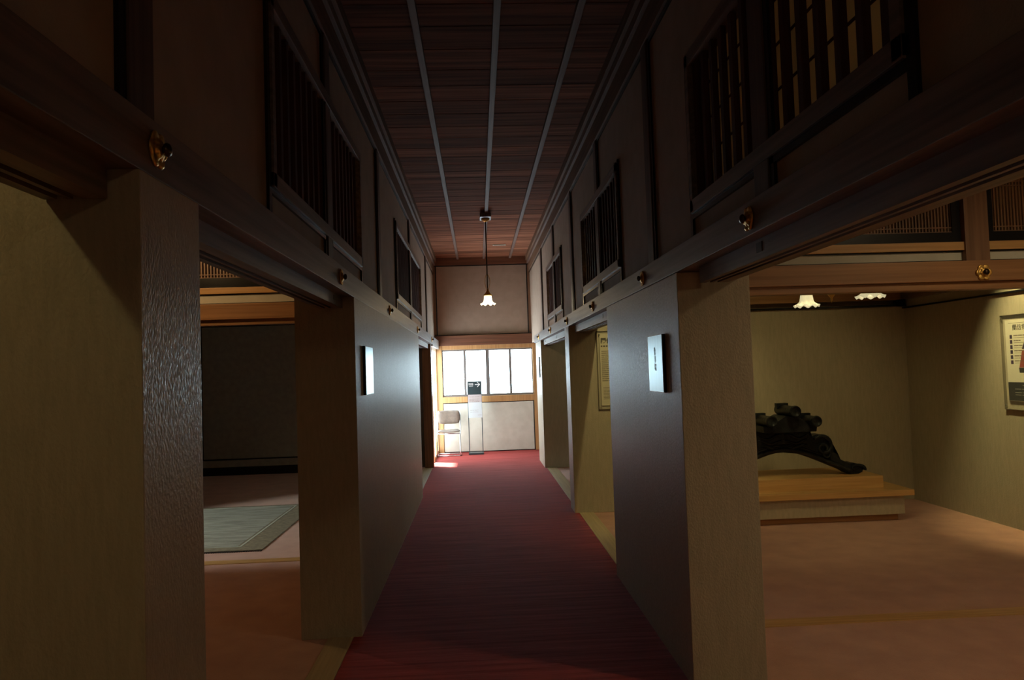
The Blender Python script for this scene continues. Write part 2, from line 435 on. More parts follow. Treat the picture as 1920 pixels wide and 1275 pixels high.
# white panel below, thin black edge
o = trim(wx0 + 0.005, wx1 - 0.02, YE - 0.035, YE - 0.001, 0.02, 0.915, PALE)
bm = bmesh.new()
for a in ((wx0 - 0.012, wx0 + 0.005, 0.004, 0.925), (wx1 - 0.02, wx1 - 0.003, 0.004, 0.925), (wx0, wx1 - 0.01, 0.912, 0.928), (wx0, wx1 - 0.01, 0.004, 0.02)):
    bx(bm, a[0], a[1], YE - 0.04, YE - 0.001, a[2], a[3])
link('black_edge', bm, BLACK, o)

# ------------------------------------------------------------------ left end bay: corner post and glass door to the garden
trim(-0.875, -0.737, 11.88, 12.02, 0.0, 1.957, WOODZ)
trim(-0.905, -0.71, 12.05, YE, 1.93, 2.088, WOODY)
DPANE = plain('door_glass', (0.9, 0.95, 1.0), 0.3, emit=(0.86, 0.95, 1.0), es=7.5)
bm = bmesh.new()
dx = -0.785
for y0, y1 in ((12.62, 12.68), (13.28, 13.34), (13.92, 13.98)):
    bx(bm, dx - 0.02, dx + 0.02, y0, y1, 0.0, 1.93, 0.002)
bx(bm, dx - 0.02, dx + 0.02, 12.68, 13.28, 0.0, 0.07); bx(bm, dx - 0.02, dx + 0.02, 13.34, 13.92, 0.0, 0.07)
bx(bm, dx - 0.02, dx + 0.02, 12.68, 13.28, 1.88, 1.93); bx(bm, dx - 0.02, dx + 0.02, 13.34, 13.92, 1.88, 1.93)
door = S(link('door_1', bm, LIGHTZ))
for y0, y1 in ((12.68, 13.28), (13.34, 13.92)):
    box('pane', dx - 0.004, dx + 0.004, y0, y1, 0.07, 1.88, DPANE, door)

# ------------------------------------------------------------------ left room: partition beam, transom, back wall
def partition(x0, x1, yf, zb0, zb1, step, rail, lat0, lat1, posts, pitch=0.0195, strip=(0, 0)):
    """nageshi + pale strip + rail + black framed fine lattice, facing the camera"""
    trim(x0, x1, yf, yf + 0.12, zb0 + step, zb1, WOODX)
    if step: trim(x0, x1, yf + 0.03, yf + 0.12, zb0, zb0 + step, WOODX)
    trim(x0, x1, yf + 0.035, yf + 0.05, zb1, zb1 + 0.008, BLACK, 0)
    S(box('wall_strip', x0, x1, yf + 0.045, yf + 0.10, zb1, rail[0], PALE))
    trim(x0, x1, yf + 0.035, yf + 0.05, rail[0] - 0.008, rail[0], BLACK, 0)
    trim(x0, x1, yf + 0.02, yf + 0.11, rail[0], rail[1], LIGHTX)
    for xp in posts:
        trim(xp - 0.072, xp + 0.072, yf + 0.005, yf + 0.118, zb1, 3.02, WOODZ)
    xs = [x0] + sorted(posts) + [x1]
    for a, b in zip(xs, xs[1:]):
        a2 = a + (0.075 if a in posts else 0); b2 = b - (0.075 if b in posts else 0)
        WN[0] += 1
        bm = bmesh.new(); fw = 0.05
        bx(bm, a2, b2, yf + 0.04, yf + 0.08, rail[1], lat0); bx(bm, a2, b2, yf + 0.04, yf + 0.08, lat1, lat1 + 0.05)
        bx(bm, a2, a2 + fw, yf + 0.04, yf + 0.08, lat0, lat1); bx(bm, b2 - fw, b2, yf + 0.04, yf + 0.08, lat0, lat1)
        fr = S(link('window_%d' % (WN[0] + 1), bm, BLACK))
        bm = bmesh.new(); x = a2 + fw
        while x < b2 - fw:
            bx(bm, x, x + pitch * 0.42, yf + 0.05, yf + 0.062, lat0, lat1); x += pitch
        for z in (lat0, lat0 + 0.026, lat1 - 0.10, lat1 - 0.125, lat1 - 0.15, lat1 - 0.008, lat0 + 0.27, lat0 + 0.295, lat0 + 0.32):
            bx(bm, a2 + fw, b2 - fw, yf + 0.047, yf + 0.055, z, z + 0.006)
        link('fine_grille', bm, WOODZ, fr)
        S(box('wall_over', a2, b2, yf + 0.04, yf + 0.10, lat1 + 0.05, 3.02, PLASTER))
partition(1.15, 4.56, 4.21, 1.885, 2.05, 0.045, (2.115, 2.165), 2.225, 2.80, [2.945])
partition(-6.0, -0.93, 6.24, 1.95, 2.125, 0.045, (2.21, 2.262), 2.345, 2.85, [-3.7], 0.026)
# back wall of the dark left room
trim(-6.0, -0.95, 11.94, 12.0, 0.0, 0.13, BLACK)
trim(-6.0, -0.95, 11.93, 12.0, 0.13, 0.235, DIM)
trim(-6.0, -0.95, 11.96, 12.0, 0.235, 0.255, BLACK, 0)
trim(-6.0, -0.95, 11.96, 12.0, 2.33, 2.35, BLACK, 0)
trim(-6.0, -0.95, 11.95, 12.0, 2.35, 2.55, WOODX)
trim(-4.42, -4.34, 11.96, 12.0, 0.255, 2.33, BLACK, 0)
# exhibit room: strip over the cloth wall
trim(1.30, 4.56, 7.70, 7.78, 2.04, 2.058, BLACK, 0)
trim(1.30, 4.56, 7.715, 7.80, 2.108, 2.25, WOODX)
trim(4.47, 4.53, 7.66, 7.79, 2.04, 2.108, BLACK, 0)
trim(4.535, 4.57, YN, 7.74, 2.015, 2.03, BLACK, 0)
trim(4.51, 4.57, YN, 7.74, 2.108, 2.25, WOODY)

# ------------------------------------------------------------------ nail covers
PET = 6
def nail_cover_parts(root):
    # axis of the flower is local +X
    bm = bmesh.new()
    def wave(i, a, r, h):
        if r < 0.024: return r, h
        k = abs(math.cos(3 * a)) ** 0.8
        return r * (0.80 + 0.20 * k), h + 0.003 * k
    lathe(bm, [(0.048, 0.0), (0.050, 0.003), (0.047, 0.007), (0.040, 0.009), (0.034, 0.006), (0.026, 0.010), (0.021, 0.016), (0.012, 0.019), (0.0001, 0.019)], 48, 'X', wave)
    link('flower_plate', bm, BRASS, root, True)
    bm = bmesh.new()
    lathe(bm, [(0.010, 0.017), (0.010, 0.021), (0.016, 0.024), (0.018, 0.030), (0.014, 0.036), (0.006, 0.039), (0.0001, 0.040)], 20, 'X')
    link('knob', bm, BRONZE, root, True)
nc = thing('nail_cover', 'brass flower nail cover on the left beam, nearest of the row', 'nail cover', (-0.71, 1.70, 2.022), 0, 'flower nail covers on the beams')
nail_cover_parts(nc); nc.scale = (0.9, 0.9, 0.9)
def put_cover(label, loc, rz):
    c = copy_tree(nc); c.location = loc; c.rotation_euler = (0, 0, rz); c['label'] = label; return c
put_cover('brass flower nail cover on the left beam above the front corner of the left panel', (-0.71, 3.97, 2.022), 0)
put_cover('brass flower nail cover on the left beam above the middle of the dark left panel', (-0.71, 6.15, 2.022), 0)
put_cover('brass flower nail cover on the left beam above the far end of the left panel', (-0.71, 9.00, 2.022), 0)
put_cover('brass flower nail cover farthest along the left beam, beside the end window', (-0.71, 11.75, 2.022), 0)
for lab, y in (('brass flower nail cover nearest the camera on the right beam, under the large lattice window', 2.51),
               ('brass flower nail cover on the right beam above the blue-grey door plate', 4.17),
               ('brass flower nail cover on the right beam at the opening with the text panel', 6.0),
               ('brass flower nail cover on the right beam at the edge of the yellow-lit wall', 7.75),
               ('brass flower nail cover on the right beam above the far dim green opening', 9.55),
               ('brass flower nail cover farthest along the right beam, beside the end wall', 11.4)):
    put_cover(lab, (0.95, y, 1.993), PI)
c = put_cover('yellow-lit brass flower nail cover facing the camera on the exhibit room beam', (2.965, 4.21, 1.978), -PI / 2); c.scale = (1, 1, 1)

# ------------------------------------------------------------------ name plates on the panels
def plate(label, side, X, y0, y1, z0, z1):
    t = thing('name_plate', label, 'sign', (X, (y0 + y1) / 2, (z0 + z1) / 2), 0 if side < 0 else PI, 'metal name plates on the corridor panels')
    w = (y1 - y0) / 2; h = (z1 - z0) / 2
    box('backing', 0.0, 0.014, -w, w, -h, h, BLACK, t, 0.001)
    box('face', 0.014, 0.018, -w + 0.002, w - 0.002, -h + 0.002, h - 0.002, PLATE, t, 0.001)
    return t, w, h
PRINT = plain('engraved_grey', (0.30, 0.42, 0.45), 0.5, 0.5)
t, w, h = plate('blue-white shining metal name plate on the left panel', -1, -0.709, 4.66, 4.99, 1.375, 1.68)
t, w, h = plate('blue-grey metal name plate with upright engraving on the right panel', 1, 0.952, 3.74, 4.05, 1.36, 1.658)
M = Matrix.Translation((0.0185, 0, 0.02)) @ Matrix.Rotation(PI / 2, 4, 'Z') @ Matrix.Rotation(PI / 2, 4, 'X')
text_mesh('engraving', '仕\n事\n場', 0.042, PRINT, M, t, 0.0003)
t, w, h = plate('bright narrow name plate on the far white panel beside the end window', 1, 0.972, 11.64, 11.98, 1.37, 1.69)

# ------------------------------------------------------------------ text panel and poster
def acrylic():
    m, nt, b = nodes('clear_acrylic')
    setin(b, Base_Color=(0.93, 0.95, 0.88, 1), Roughness=0.08, Alpha=0.02); m.blend_method = 'BLEND' if hasattr(m, 'blend_method') else None
    return m
ACR = acrylic()
SHEET = plain('cream_sheet', (0.62, 0.57, 0.42), 0.55)
SHEETW = plain('poster_sheet', (0.72, 0.68, 0.55), 0.45)
INK = plain('printing_ink', (0.05, 0.04, 0.035), 0.5)
INKL = plain('thin_printing', (0.20, 0.17, 0.12), 0.6)
INKB = plain('poster_black_band', (0.02, 0.02, 0.025), 0.35)
INKR = plain('poster_red', (0.34, 0.06, 0.05), 0.45)
INKP = plain('poster_violet', (0.04, 0.02, 0.07), 0.45)
def screws(t, pts, depth):
    for x, z in pts:
        bm = bmesh.new(); lathe(bm, [(0.008, 0), (0.008, 0.006), (0.005, 0.009), (0.0001, 0.0095)], 14, 'Y')
        bmesh.ops.scale(bm, vec=(1, -1, 1), verts=bm.verts)
        bmesh.ops.translate(bm, vec=(x, -depth, z), verts=bm.verts)
        link('standoff_screw', bm, STEEL, t, True)
# text panel on the partition wall, local x to the right, facing -Y
t = thing('text_panel', 'yellow-lit clear text panel with a dark heading and rows of print on the partition wall', 'sign', (1.245, 7.74, 1.06))
PW, PH = 0.62, 0.815
box('acrylic_sheet', 0, PW, -0.020, -0.015, 0, PH, ACR, t, 0.001)
box('backing_sheet', 0.03, PW - 0.03, -0.014, -0.012, 0.04, PH - 0.03, SHEET, t)
bm = bmesh.new()
for a in ((0, 0.004, 0, PH), (PW - 0.004, PW, 0, PH), (0, PW, 0, 0.004), (0, PW, PH - 0.004, PH)):
    bx(bm, a[0], a[1], -0.0205, -0.0, a[2], a[3])
link('edge_frame', bm, INKL, t)
screws(t, [(0.028, PH - 0.035), (PW - 0.028, PH - 0.035), (0.028, 0.035), (PW - 0.028, 0.035)], 0.02)
Mt = lambda x, z: Matrix.Translation((x, -0.0145, z)) @ Matrix.Rotation(PI / 2, 4, 'X')
text_mesh('heading', '関信郷の仕事場', 0.060, INK, Mt(0.25, PH - 0.105), t, bold=0.0022)
bm = bmesh.new(); z = PH - 0.155; random.seed(3)
def dashes(bm, x0, x1, z, h, lo, hi, gap, yy=-0.0146):
    x = x0
    while x < x1:
        w_ = random.uniform(lo, hi); bx(bm, x, min(x + w_, x1), yy, yy + 0.0006, z, z + h); x += w_ + gap
dashes(bm, 0.042, 0.35, PH - 0.165, 0.014, 0.012, 0.03, 0.007)
link('subheading', bm, INK, t)
bm = bmesh.new(); z = PH - 0.215
for i in range(16):
    dashes(bm, 0.045, 0.53, z, 0.0085, 0.015, 0.07, 0.004); z -= 0.0205
link('body_print', bm, INKL, t); bm = bmesh.new(); z -= 0.05
for i in range(9):
    dashes(bm, 0.052, 0.52, z, 0.005, 0.03, 0.09, 0.003); z -= 0.0145
link('small_print', bm, INKL, t)
# poster on the side wall: local +x runs toward the camera (-Y world), faces -X
t = thing('exhibit_poster', 'large lit poster with heading, coloured bullets and black band on the side wall', 'poster', (4.56, 6.27, 1.02), -PI / 2)
PW, PH = 1.15, 0.81
box('acrylic_sheet', 0, PW, -0.024, -0.018, 0, PH, ACR, t, 0.001)
box('printed_sheet', 0.05, PW - 0.05, -0.016, -0.013, 0.075, PH - 0.045, SHEETW, t)
bm = bmesh.new()
for a in ((0, 0.005, 0, PH), (PW - 0.005, PW, 0, PH), (0, PW, 0, 0.005), (0, PW, PH - 0.005, PH)):
    bx(bm, a[0], a[1], -0.0245, -0.0, a[2], a[3])
link('edge_frame', bm, INKL, t)
screws(t, [(0.022, PH - 0.03), (PW - 0.022, PH - 0.03), (0.022, 0.04), (PW - 0.022, 0.04)], 0.024)
Mp = lambda x, z: Matrix.Translation((x, -0.0165, z)) @ Matrix.Rotation(PI / 2, 4, 'X')
o = text_mesh('heading', '蘭信郷の仕事', 0.055, INK, Mp(0.30, PH - 0.115), t)
box('heading_rule', 0.09, 0.95, -0.0166, -0.016, PH - 0.075, PH - 0.072, INKL, t)
box('black_band', 0.052, PW - 0.052, -0.0168, -0.016, 0.078, 0.235, INKB, t)
bm = bmesh.new()
for i, z in enumerate((0.205, 0.175, 0.145, 0.125)): dashes(bm, 0.13 if i else 0.22, 0.9, z, 0.005, 0.04, 0.12, 0.01, -0.0174)
link('band_print', bm, DIM, t)
bm = bmesh.new(); bm2 = bmesh.new()
for i in range(6):
    z = PH - 0.19 - i * 0.043
    bx(bm, 0.10, 0.128, -0.0168, -0.016, z - 0.016, z + 0.016)
    dashes(bm2, 0.145, 0.145 + (0.20, 0.08, 0.10, 0.14, 0.18, 0.17)[i], z + 0.006, 0.008, 0.02, 0.06, 0.004, -0.0168)
    dashes(bm2, 0.145, 0.145 + (0.28, 0.16, 0.14, 0.22, 0.18, 0.16)[i], z - 0.010, 0.003, 0.03, 0.08, 0.003, -0.0168)
link('bullet_squares', bm, [INKP], t); link('bullet_print', bm2, INKL, t)
bm = bmesh.new(); prism(bm, [(0.195, 0.36), (0.60, 0.36), (0.56, 0.50), (0.235, 0.50)], -0.0168, -0.016); link('red_picture', bm, INKR, t)
bm = bmesh.new(); prism(bm, [(0.195, 0.315), (0.60, 0.315), (0.60, 0.358), (0.190, 0.358)], -0.0169, -0.016); link('black_picture', bm, INKB, t)
bm = bmesh.new(); prism(bm, [(0.235, 0.515), (0.56, 0.515), (0.52, 0.62), (0.29, 0.62)], -0.0168, -0.016); link('violet_picture', bm, INKP, t)

# ------------------------------------------------------------------ corridor pendant lamp
SHADE = plain('lit_glass_shade', (0.95, 0.93, 0.85), 0.3, emit=(1.0, 0.90, 0.58), es=3.0)
BULB = plain('lamp_bulb', (1, 1, 0.9), 0.3, emit=(1.0, 0.9, 0.6), es=10.0)
def ruffle(bm, r0, r1, z0, z1, n=8, amp=0.010, th=0.0025):
    """bell glass shade with a ruffled flaring rim: outer and inner skin"""
    prof = []
    for i in range(11):
        u = i / 10; r = r0 + (r1 - r0) * (0.35 * u + 0.65 * max(0, (u - 0.62) / 0.38) ** 1.3); prof.append((r, z1 + (z0 - z1) * (u if u < 0.85 else 0.85 + (u - 0.85) * 0.6)))
    inner = [(r - th, z) for r, z in prof][::-1]
    full = prof + inner
    def wave(i, a, r, h):
        j = i if i <= 10 else 21 - i
        u = max(0, (j - 5) / 5)
        return r + amp * 0.6 * u * math.cos(n * a), h + amp * u * u * math.cos(n * a)
    lathe(bm, full, 96, 'Z', wave, closed=False)
lamp = thing('pendant_lamp', 'slim dark pendant lamp with a glowing ruffled glass shade hanging in the corridor', 'lamp', (0.165, 10.0, ZC - 0.034))
bm = bmesh.new(); bx(bm, -0.075, 0.075, -0.13, 0.13, -0.055, 0.0, 0.006); link('ceiling_block', bm, WOODY, lamp)
bm = bmesh.new(); lathe(bm, [(0.055, -0.055), (0.058, -0.065), (0.040, -0.085), (0.015, -0.10), (0.0001, -0.105)], 24); link('canopy', bm, BRASS, lamp, True)
zt = -0.10; zb = 2.57 - (ZC - 0.034)
bm = bmesh.new(); tube(bm, [(0, 0, zt), (0, 0, zb)], 0.0085, 12)
link('rod', bm, BRONZE, lamp, True)
bm = bmesh.new()
for k in range(4):
    a = PI / 4 + k * PI / 2; pts = []
    for i in range(17):
        u = i / 16; rr = 0.012 + 0.045 * math.sin(u * PI) ** 0.8 * (1 - 0.35 * u) ; pts.append((rr * math.cos(a), rr * math.sin(a), zb + 0.22 - 0.20 * u))
    tube(bm, pts, 0.003, 6)
link('scroll_bracket', bm, BRASS, lamp, True)
bm = bmesh.new(); lathe(bm, [(0.010, zb + 0.03), (0.018, zb + 0.0), (0.030, zb - 0.02), (0.034, zb - 0.035), (0.050, zb - 0.04), (0.056, zb - 0.05), (0.050, zb - 0.062), (0.036, zb - 0.07)], 24)
link('holder', bm, BRASS, lamp, True)
bm = bmesh.new(); ruffle(bm, 0.048, 0.100, zb - 0.185, zb - 0.065, 8, 0.010); link('glass_shade', bm, SHADE, lamp, True)
bm = bmesh.new(); bmesh.ops.create_uvsphere(bm, u_segments=16, v_segments=10, radius=0.026); bmesh.ops.translate(bm, vec=(0, 0, zb - 0.13), verts=bm.verts)
link('bulb', bm, BULB, lamp, True)
light('pendant_glow', 'POINT', (0.165, 10.0, 2.35), 6.0, (1.0, 0.72, 0.36), 0.04)
# ceiling slot near the end of the corridor
t = thing('ceiling_slot', 'small pale ceiling slot beside the right batten near the end wall', 'vent', (0.43, 12.62, ZC))
box('slot_plate', -0.11, 0.11, -0.03, 0.03, -0.012, 0.012, PALE, t, 0.002)
box('slot_opening', -0.09, 0.09, -0.008, 0.008, -0.0135, -0.011, BLACK, t)

# ------------------------------------------------------------------ exhibit room hanging lamp (two shades)
ch = thing('hanging_lamp', 'brass hanging lamp with two frosted ruffled shades in the exhibit room', 'lamp', (2.545, 5.22, 3.02))
zr = 1.955 - 3.02
bm = bmesh.new(); lathe(bm, [(0.06, 0), (0.06, -0.015), (0.03, -0.04), (0.01, -0.05)], 24)
link('canopy', bm, BRASS, ch, True)
bm = bmesh.new(); tube(bm, [(0, 0, -0.04), (0, 0, zr + 0.05)], 0.008, 10); link('rod', bm, BRASS, ch, True)
bm = bmesh.new(); lathe(bm, [(0.010, zr + 0.10), (0.034, zr + 0.06), (0.040, zr + 0.03), (0.020, zr - 0.0), (0.008, zr - 0.015), (0.006, zr - 0.03), (0.0035, zr - 0.04), (0.0001, zr - 0.055)], 20); link('finial', bm, BRASS, ch, True)
GLS = plain('frosted_glass_shade', (0.9, 0.88, 0.78), 0.35, emit=(1.0, 0.88, 0.50), es=0.5)
for (px, py) in ((-0.052, 0.29), (0.09, -0.36)):
    bm = bmesh.new(); pts = []
    for i in range(13):
        u = i / 12; pts.append((px * u, py * u, zr + 0.06 + 0.07 * math.sin(u * PI) + 0.02 * u))
    tube(bm, pts, 0.006, 8); link('arm', bm, BRASS, ch, True)
    bm = bmesh.new(); lathe(bm, [(0.012, 0.055), (0.030, 0.04), (0.034, 0.015), (0.028, 0.012)], 20); bmesh.ops.translate(bm, vec=(px, py, zr + 0.035), verts=bm.verts); link('holder', bm, BRASS, ch, True)
    bm = bmesh.new(); ruffle(bm, 0.040, 0.092, -0.055, 0.052, 9, 0.009); bmesh.ops.translate(bm, vec=(px, py, zr + 0.0), verts=bm.verts); link('glass_shade', bm, GLS, ch, True)
    bm = bmesh.new(); bmesh.ops.create_uvsphere(bm, u_segments=14, v_segments=8, radius=0.022); bmesh.ops.translate(bm, vec=(px, py, zr + 0.0), verts=bm.verts); link('bulb', bm, BULB, ch, True)

# ------------------------------------------------------------------ chair
ch = thing('stacking_chair', 'metal-framed chair with taupe seat and backrest against the end wall', 'chair', (-0.555, 13.55, 0.004))
TAU = noisy('taupe_vinyl', (0.14, 0.105, 0.08), (0.18, 0.135, 0.10), (20, 20, 20), 1, 4, 0.5)
bm = bmesh.new(); w = 0.205
for s in (-1, 1):
    pts = [(s * w, 0.16, 0.012), (s * w, -0.19, 0.012), (s * w, -0.215, 0.03), (s * w, -0.21, 0.10), (s * w, -0.185, 0.36), (s * w, -0.15, 0.405), (s * w, 0.05, 0.415), (s * w, 0.15, 0.43), (s * w, 0.175, 0.50), (s * w * 0.99, 0.21, 0.70), (s * w * 0.9, 0.225, 0.79)]
    tube(bm, pts, 0.011, 10)
tube(bm, [(-w, 0.16, 0.012), (w, 0.16, 0.012)], 0.011, 10); tube(bm, [(-w, -0.20, 0.014), (w, -0.20, 0.014)], 0.010, 10)
tube(bm, [(-w, -0.12, 0.40), (w, -0.12, 0.40)], 0.009, 8); tube(bm, [(-w, 0.12, 0.42), (w, 0.12, 0.42)], 0.009, 8)
link('frame', bm, STEEL, ch, True)
def cushion(bm, w, d, z, th, curve, M=None):
    nx, ny = 12, 10; top = []; bot = []
    for j in range(ny + 1):
        ra, rb = [], []
        for i in range(nx + 1):
            u = i / nx * 2 - 1; v = j / ny * 2 - 1
            sx = w * u * (1 - 0.10 * abs(v) ** 3); sy = d * v * (1 - 0.12 * abs(u) ** 4)
            zz = curve * u * u; e = (1 - max(abs(u), abs(v)) ** 6)
            ra.append(bm.verts.new((sx, sy, z + zz + th * (0.25 + 0.75 * e)))); rb.append(bm.verts.new((sx, sy, z + zz)))
        top.append(ra); bot.append(rb)
    for G, fl in ((top, False), (bot, True)):
        for j in range(ny):
            for i in range(nx):
                q = (G[j][i], G[j][i + 1], G[j + 1][i + 1], G[j + 1][i]); bm.faces.new(q[::-1] if fl else q)
    for j in range(ny):
        bm.faces.new((top[j][0], top[j + 1][0], bot[j + 1][0], bot[j][0])); bm.faces.new((top[j][nx], bot[j][nx], bot[j + 1][nx], top[j + 1][nx]))
    for i in range(nx):
        bm.faces.new((top[0][i], bot[0][i], bot[0][i + 1], top[0][i + 1])); bm.faces.new((top[ny][i], top[ny][i + 1], bot[ny][i + 1], bot[ny][i]))
    if M is not None: bmesh.ops.transform(bm, matrix=M, verts=bm.verts)
bm = bmesh.new(); cushion(bm, 0.200, 0.195, 0.420, 0.040, 0.012); bmesh.ops.translate(bm, vec=(0, -0.02, 0), verts=bm.verts); link('seat', bm, TAU, ch, True)
bm = bmesh.new(); cushion(bm, 0.200, 0.125, 0.0, 0.030, 0.02, Matrix.Translation((0, 0.205, 0.675)) @ Matrix.Rotation(math.radians(82), 4, 'X')); link('backrest', bm, TAU, ch, True)

# ------------------------------------------------------------------ guide sign stand
sg = thing('guide_sign_stand', 'black and white standing guide sign with a right-pointing arrow by the end wall', 'sign', (-0.072, 13.62, 0.004))
SB = plain('sign_black', (0.035, 0.055, 0.06), 0.35); SW = plain('sign_white', (0.85, 0.87, 0.87), 0.5); SP = plain('sign_paper', (0.62, 0.70, 0.72), 0.55); SG = plain('sign_pink_grey_paper', (0.55, 0.50, 0.50), 0.55)
bm = bmesh.new()
for s in (-1, 1): bx(bm, s * 0.122 - 0.007, s * 0.122 + 0.007, -0.012, 0.012, 0.0, 1.30, 0.002)
link('post', bm, SB, sg)
bm = bmesh.new(); bx(bm, -0.135, 0.135, -0.13, 0.13, 0.0, 0.028, 0.004); link('foot', bm, SB, sg)
box('header_board', -0.128, 0.128, -0.022, -0.010, 1.075, 1.315, SB, sg, 0.002)
box('notice_sheet', -0.122, 0.124, -0.022, -0.014, 0.935, 1.073, SG, sg)
box('lower_sheet', -0.120, 0.126, -0.024, -0.014, 0.655, 0.933, SP, sg)
box('clear_panel', -0.115, 0.115, -0.004, 0.004, 0.06, 0.655, ACR, sg)
R90 = Matrix.Rotation(PI / 2, 4, 'X')
text_mesh('lettering', '順路', 0.046, SW, Matrix.Translation((-0.062, -0.0225, 1.262)) @ R90, sg)
text_mesh('lettering', 'ROUTE', 0.022, SW, Matrix.Translation((-0.062, -0.0225, 1.226)) @ R90, sg)
bm = bmesh.new(); prism(bm, [(0.010, 1.250), (0.092, 1.250), (0.092, 1.262), (0.010, 1.262)], -0.0235, -0.0225)
for s in (-1, 1): prism(bm, [(0.104, 1.256), (0.104 - 0.045, 1.256 + s * 0.045), (0.104 - 0.060, 1.256 + s * 0.045), (0.104 - 0.018, 1.256)], -0.0236, -0.0226)
link('arrow', bm, SW, sg)
bm = bmesh.new(); random.seed(5)
for z in (1.03, 0.99, 0.962, 0.945):
    bm = bmesh.new(); dashes(bm, -0.10, 0.085, z, 0.006, 0.02, 0.05, 0.006, -0.0226); link('notice_print', bm, INKL, sg)
for z in (0.79, 0.755):
    bm = bmesh.new(); dashes(bm, -0.09, 0.06, z, 0.005, 0.02, 0.05, 0.006, -0.0246); link('lower_print', bm, DIM, sg)
bm = bmesh.new(); dashes(bm, 0.045, 0.115, 0.70, 0.006, 0.02, 0.04, 0.004, -0.0246)
link('lower_print', bm, DIM, sg)

# ------------------------------------------------------------------ display platform and ridge-end tile
pl = thing('display_platform', 'low stepped pale wood display platform in the exhibit room', 'platform', (0, 0, 0))
pl.location = (2.6, 6.75, 0.0)
BOARD = noisy('platform_cloth', (0.42, 0.36, 0.26), (0.48, 0.41, 0.30), (40, 40, 12), 1, 4, 0.7)
ox, oy = 2.6, 6.75
def pb(name, x0, x1, y0, y1, z0, z1, m, bev=0.003): return box(name, x0 - ox, x1 - ox, y0 - oy, y1 - oy, z0, z1, m, pl, bev)
pb('plinth', 1.86, 3.84, 6.80, 7.70, 0.001, 0.062, WOODX)
pb('riser', 1.82, 3.88, 6.75, 7.72, 0.062, 0.235, BOARD)
pb('lower_top', 1.77, 3.95, 6.70, 7.73, 0.235, 0.288, LIGHTX)
pb('upper_block', 1.96, 3.75, 6.86, 7.50, 0.288, 0.400, LIGHTX)
tl = thing('ridge_end_tile', 'dark carved roof ridge-end tile with three round tubes on the platform', 'roof tile', (2.88, 7.0, 0.400))
TILE = noisy('smoked_clay', (0.007, 0.008, 0.009), (0.022, 0.025, 0.028), (14, 14, 14), 1, 6, 0.4, 0.35, (40, 40, 40), 0.22)
cx = 2.88; zb = 0.400
half_under = [(0.0, 0.630), (0.07, 0.627), (0.14, 0.612), (0.22, 0.586), (0.318, 0.548), (0.45, 0.492), (3.47 - cx, 0.429)]
foot = [(3.500 - cx, 0.408), (3.545 - cx, 0.402), (3.600 - cx, 0.402), (3.637 - cx, 0.418), (3.650 - cx, 0.448), (3.640 - cx, 0.474), (3.612 - cx, 0.492), (3.560 - cx, 0.506), (3.515 - cx, 0.505), (3.475 - cx, 0.520)]
upper = [(3.430 - cx, 0.545), (3.411 - cx, 0.560), (3.414 - cx, 0.590), (3.362 - cx, 0.615), (3.368 - cx, 0.66), (3.355 - cx, 0.71), (3.325 - cx, 0.759), (3.290 - cx, 0.780), (3.254 - cx, 0.789), (3.20 - cx, 0.788), (3.164 - cx, 0.772),
         (3.140 - cx, 0.790), (3.152 - cx, 0.815), (3.125 - cx, 0.830), (3.140 - cx, 0.862), (3.12 - cx, 0.884), (3.06 - cx, 0.905), (0.0, 0.955)]
half = [(x, z - zb) for x, z in half_under + foot + upper]
left = [(-x, z) for x, z in half[1:-1]][::-1]
bm = bmesh.new(); prism(bm, half + left, 0.02, 0.16)
bmesh.ops.triangulate(bm, faces=[f for f in bm.faces if len(f.verts) > 4])
link('body', bm, TILE, tl)
# raised rim following the arch, and cloud reliefs
for s in (-1, 1):
    bm = bmesh.new()
    tube(bm, [(s * x, 0.015, z - zb + 0.026) for x, z in half_under] + [(s * 0.64, 0.01, 0.035)], 0.022, 10)
    tube(bm, [(s * (x - 0.0), 0.02, z - zb + 0.065) for x, z in half_under[:-1]], 0.012, 8)
    link('arch_rim', bm, TILE, tl, True)
    # scroll foot
    bm = bmesh.new(); pts = []
    for i in range(26):
        a = -0.4 + i / 25 * 4.6; r = 0.072 * (1 - 0.62 * i / 25)
        pts.append((s * (0.695 + r * 1.15 * math.cos(a)), 0.0, 0.054 + r * 0.62 * math.sin(a)))
    tube(bm, pts, 0.013, 8, radii=[0.016 - 0.007 * i / 25 for i in range(26)]); link('foot_curl', bm, TILE, tl, True)
    # big shoulder curl
    bm = bmesh.new(); pts = []
    for i in range(40):
        a = 2.7 - i / 39 * 9.5; r = 0.092 * (1 - 0.78 * i / 39)
        pts.append((s * (0.375 + r * math.cos(a) + 0.012 * i / 39), -0.012, 0.298 + r * math.sin(a) - 0.05 * i / 39))
    tube(bm, pts, 0.014, 10, radii=[0.018 - 0.008 * i / 39 for i in range(40)]); link('shoulder_curl', bm, TILE, tl, True)
    bm = bmesh.new(); pts = []
    for i in range(24):
        a = 1.2 - i / 23 * 7.2; r = 0.044 * (1 - 0.6 * i / 23)
        pts.append((s * (0.400 + r * math.cos(a)), -0.014, 0.206 + r * math.sin(a)))
    tube(bm, pts, 0.010, 8); link('small_curl', bm, TILE, tl, True)
    bm = bmesh.new()
    for q, (x0, z0, L, am) in enumerate(((0.02, 0.43, 0.18, 0.02), (0.015, 0.38, 0.22, 0.022), (0.02, 0.33, 0.22, 0.018), (0.03, 0.285, 0.20, 0.014))):
        tube(bm, [(s * (x0 + L * i / 14), 0.012, z0 + am * math.sin(i / 14 * 6.0 + q)) for i in range(15)], 0.010, 8, radii=[0.004 + 0.010 * math.sin(PI * (i + 0.5) / 15) for i in range(15)])
    link('cloud_relief', bm, TILE, tl, True)
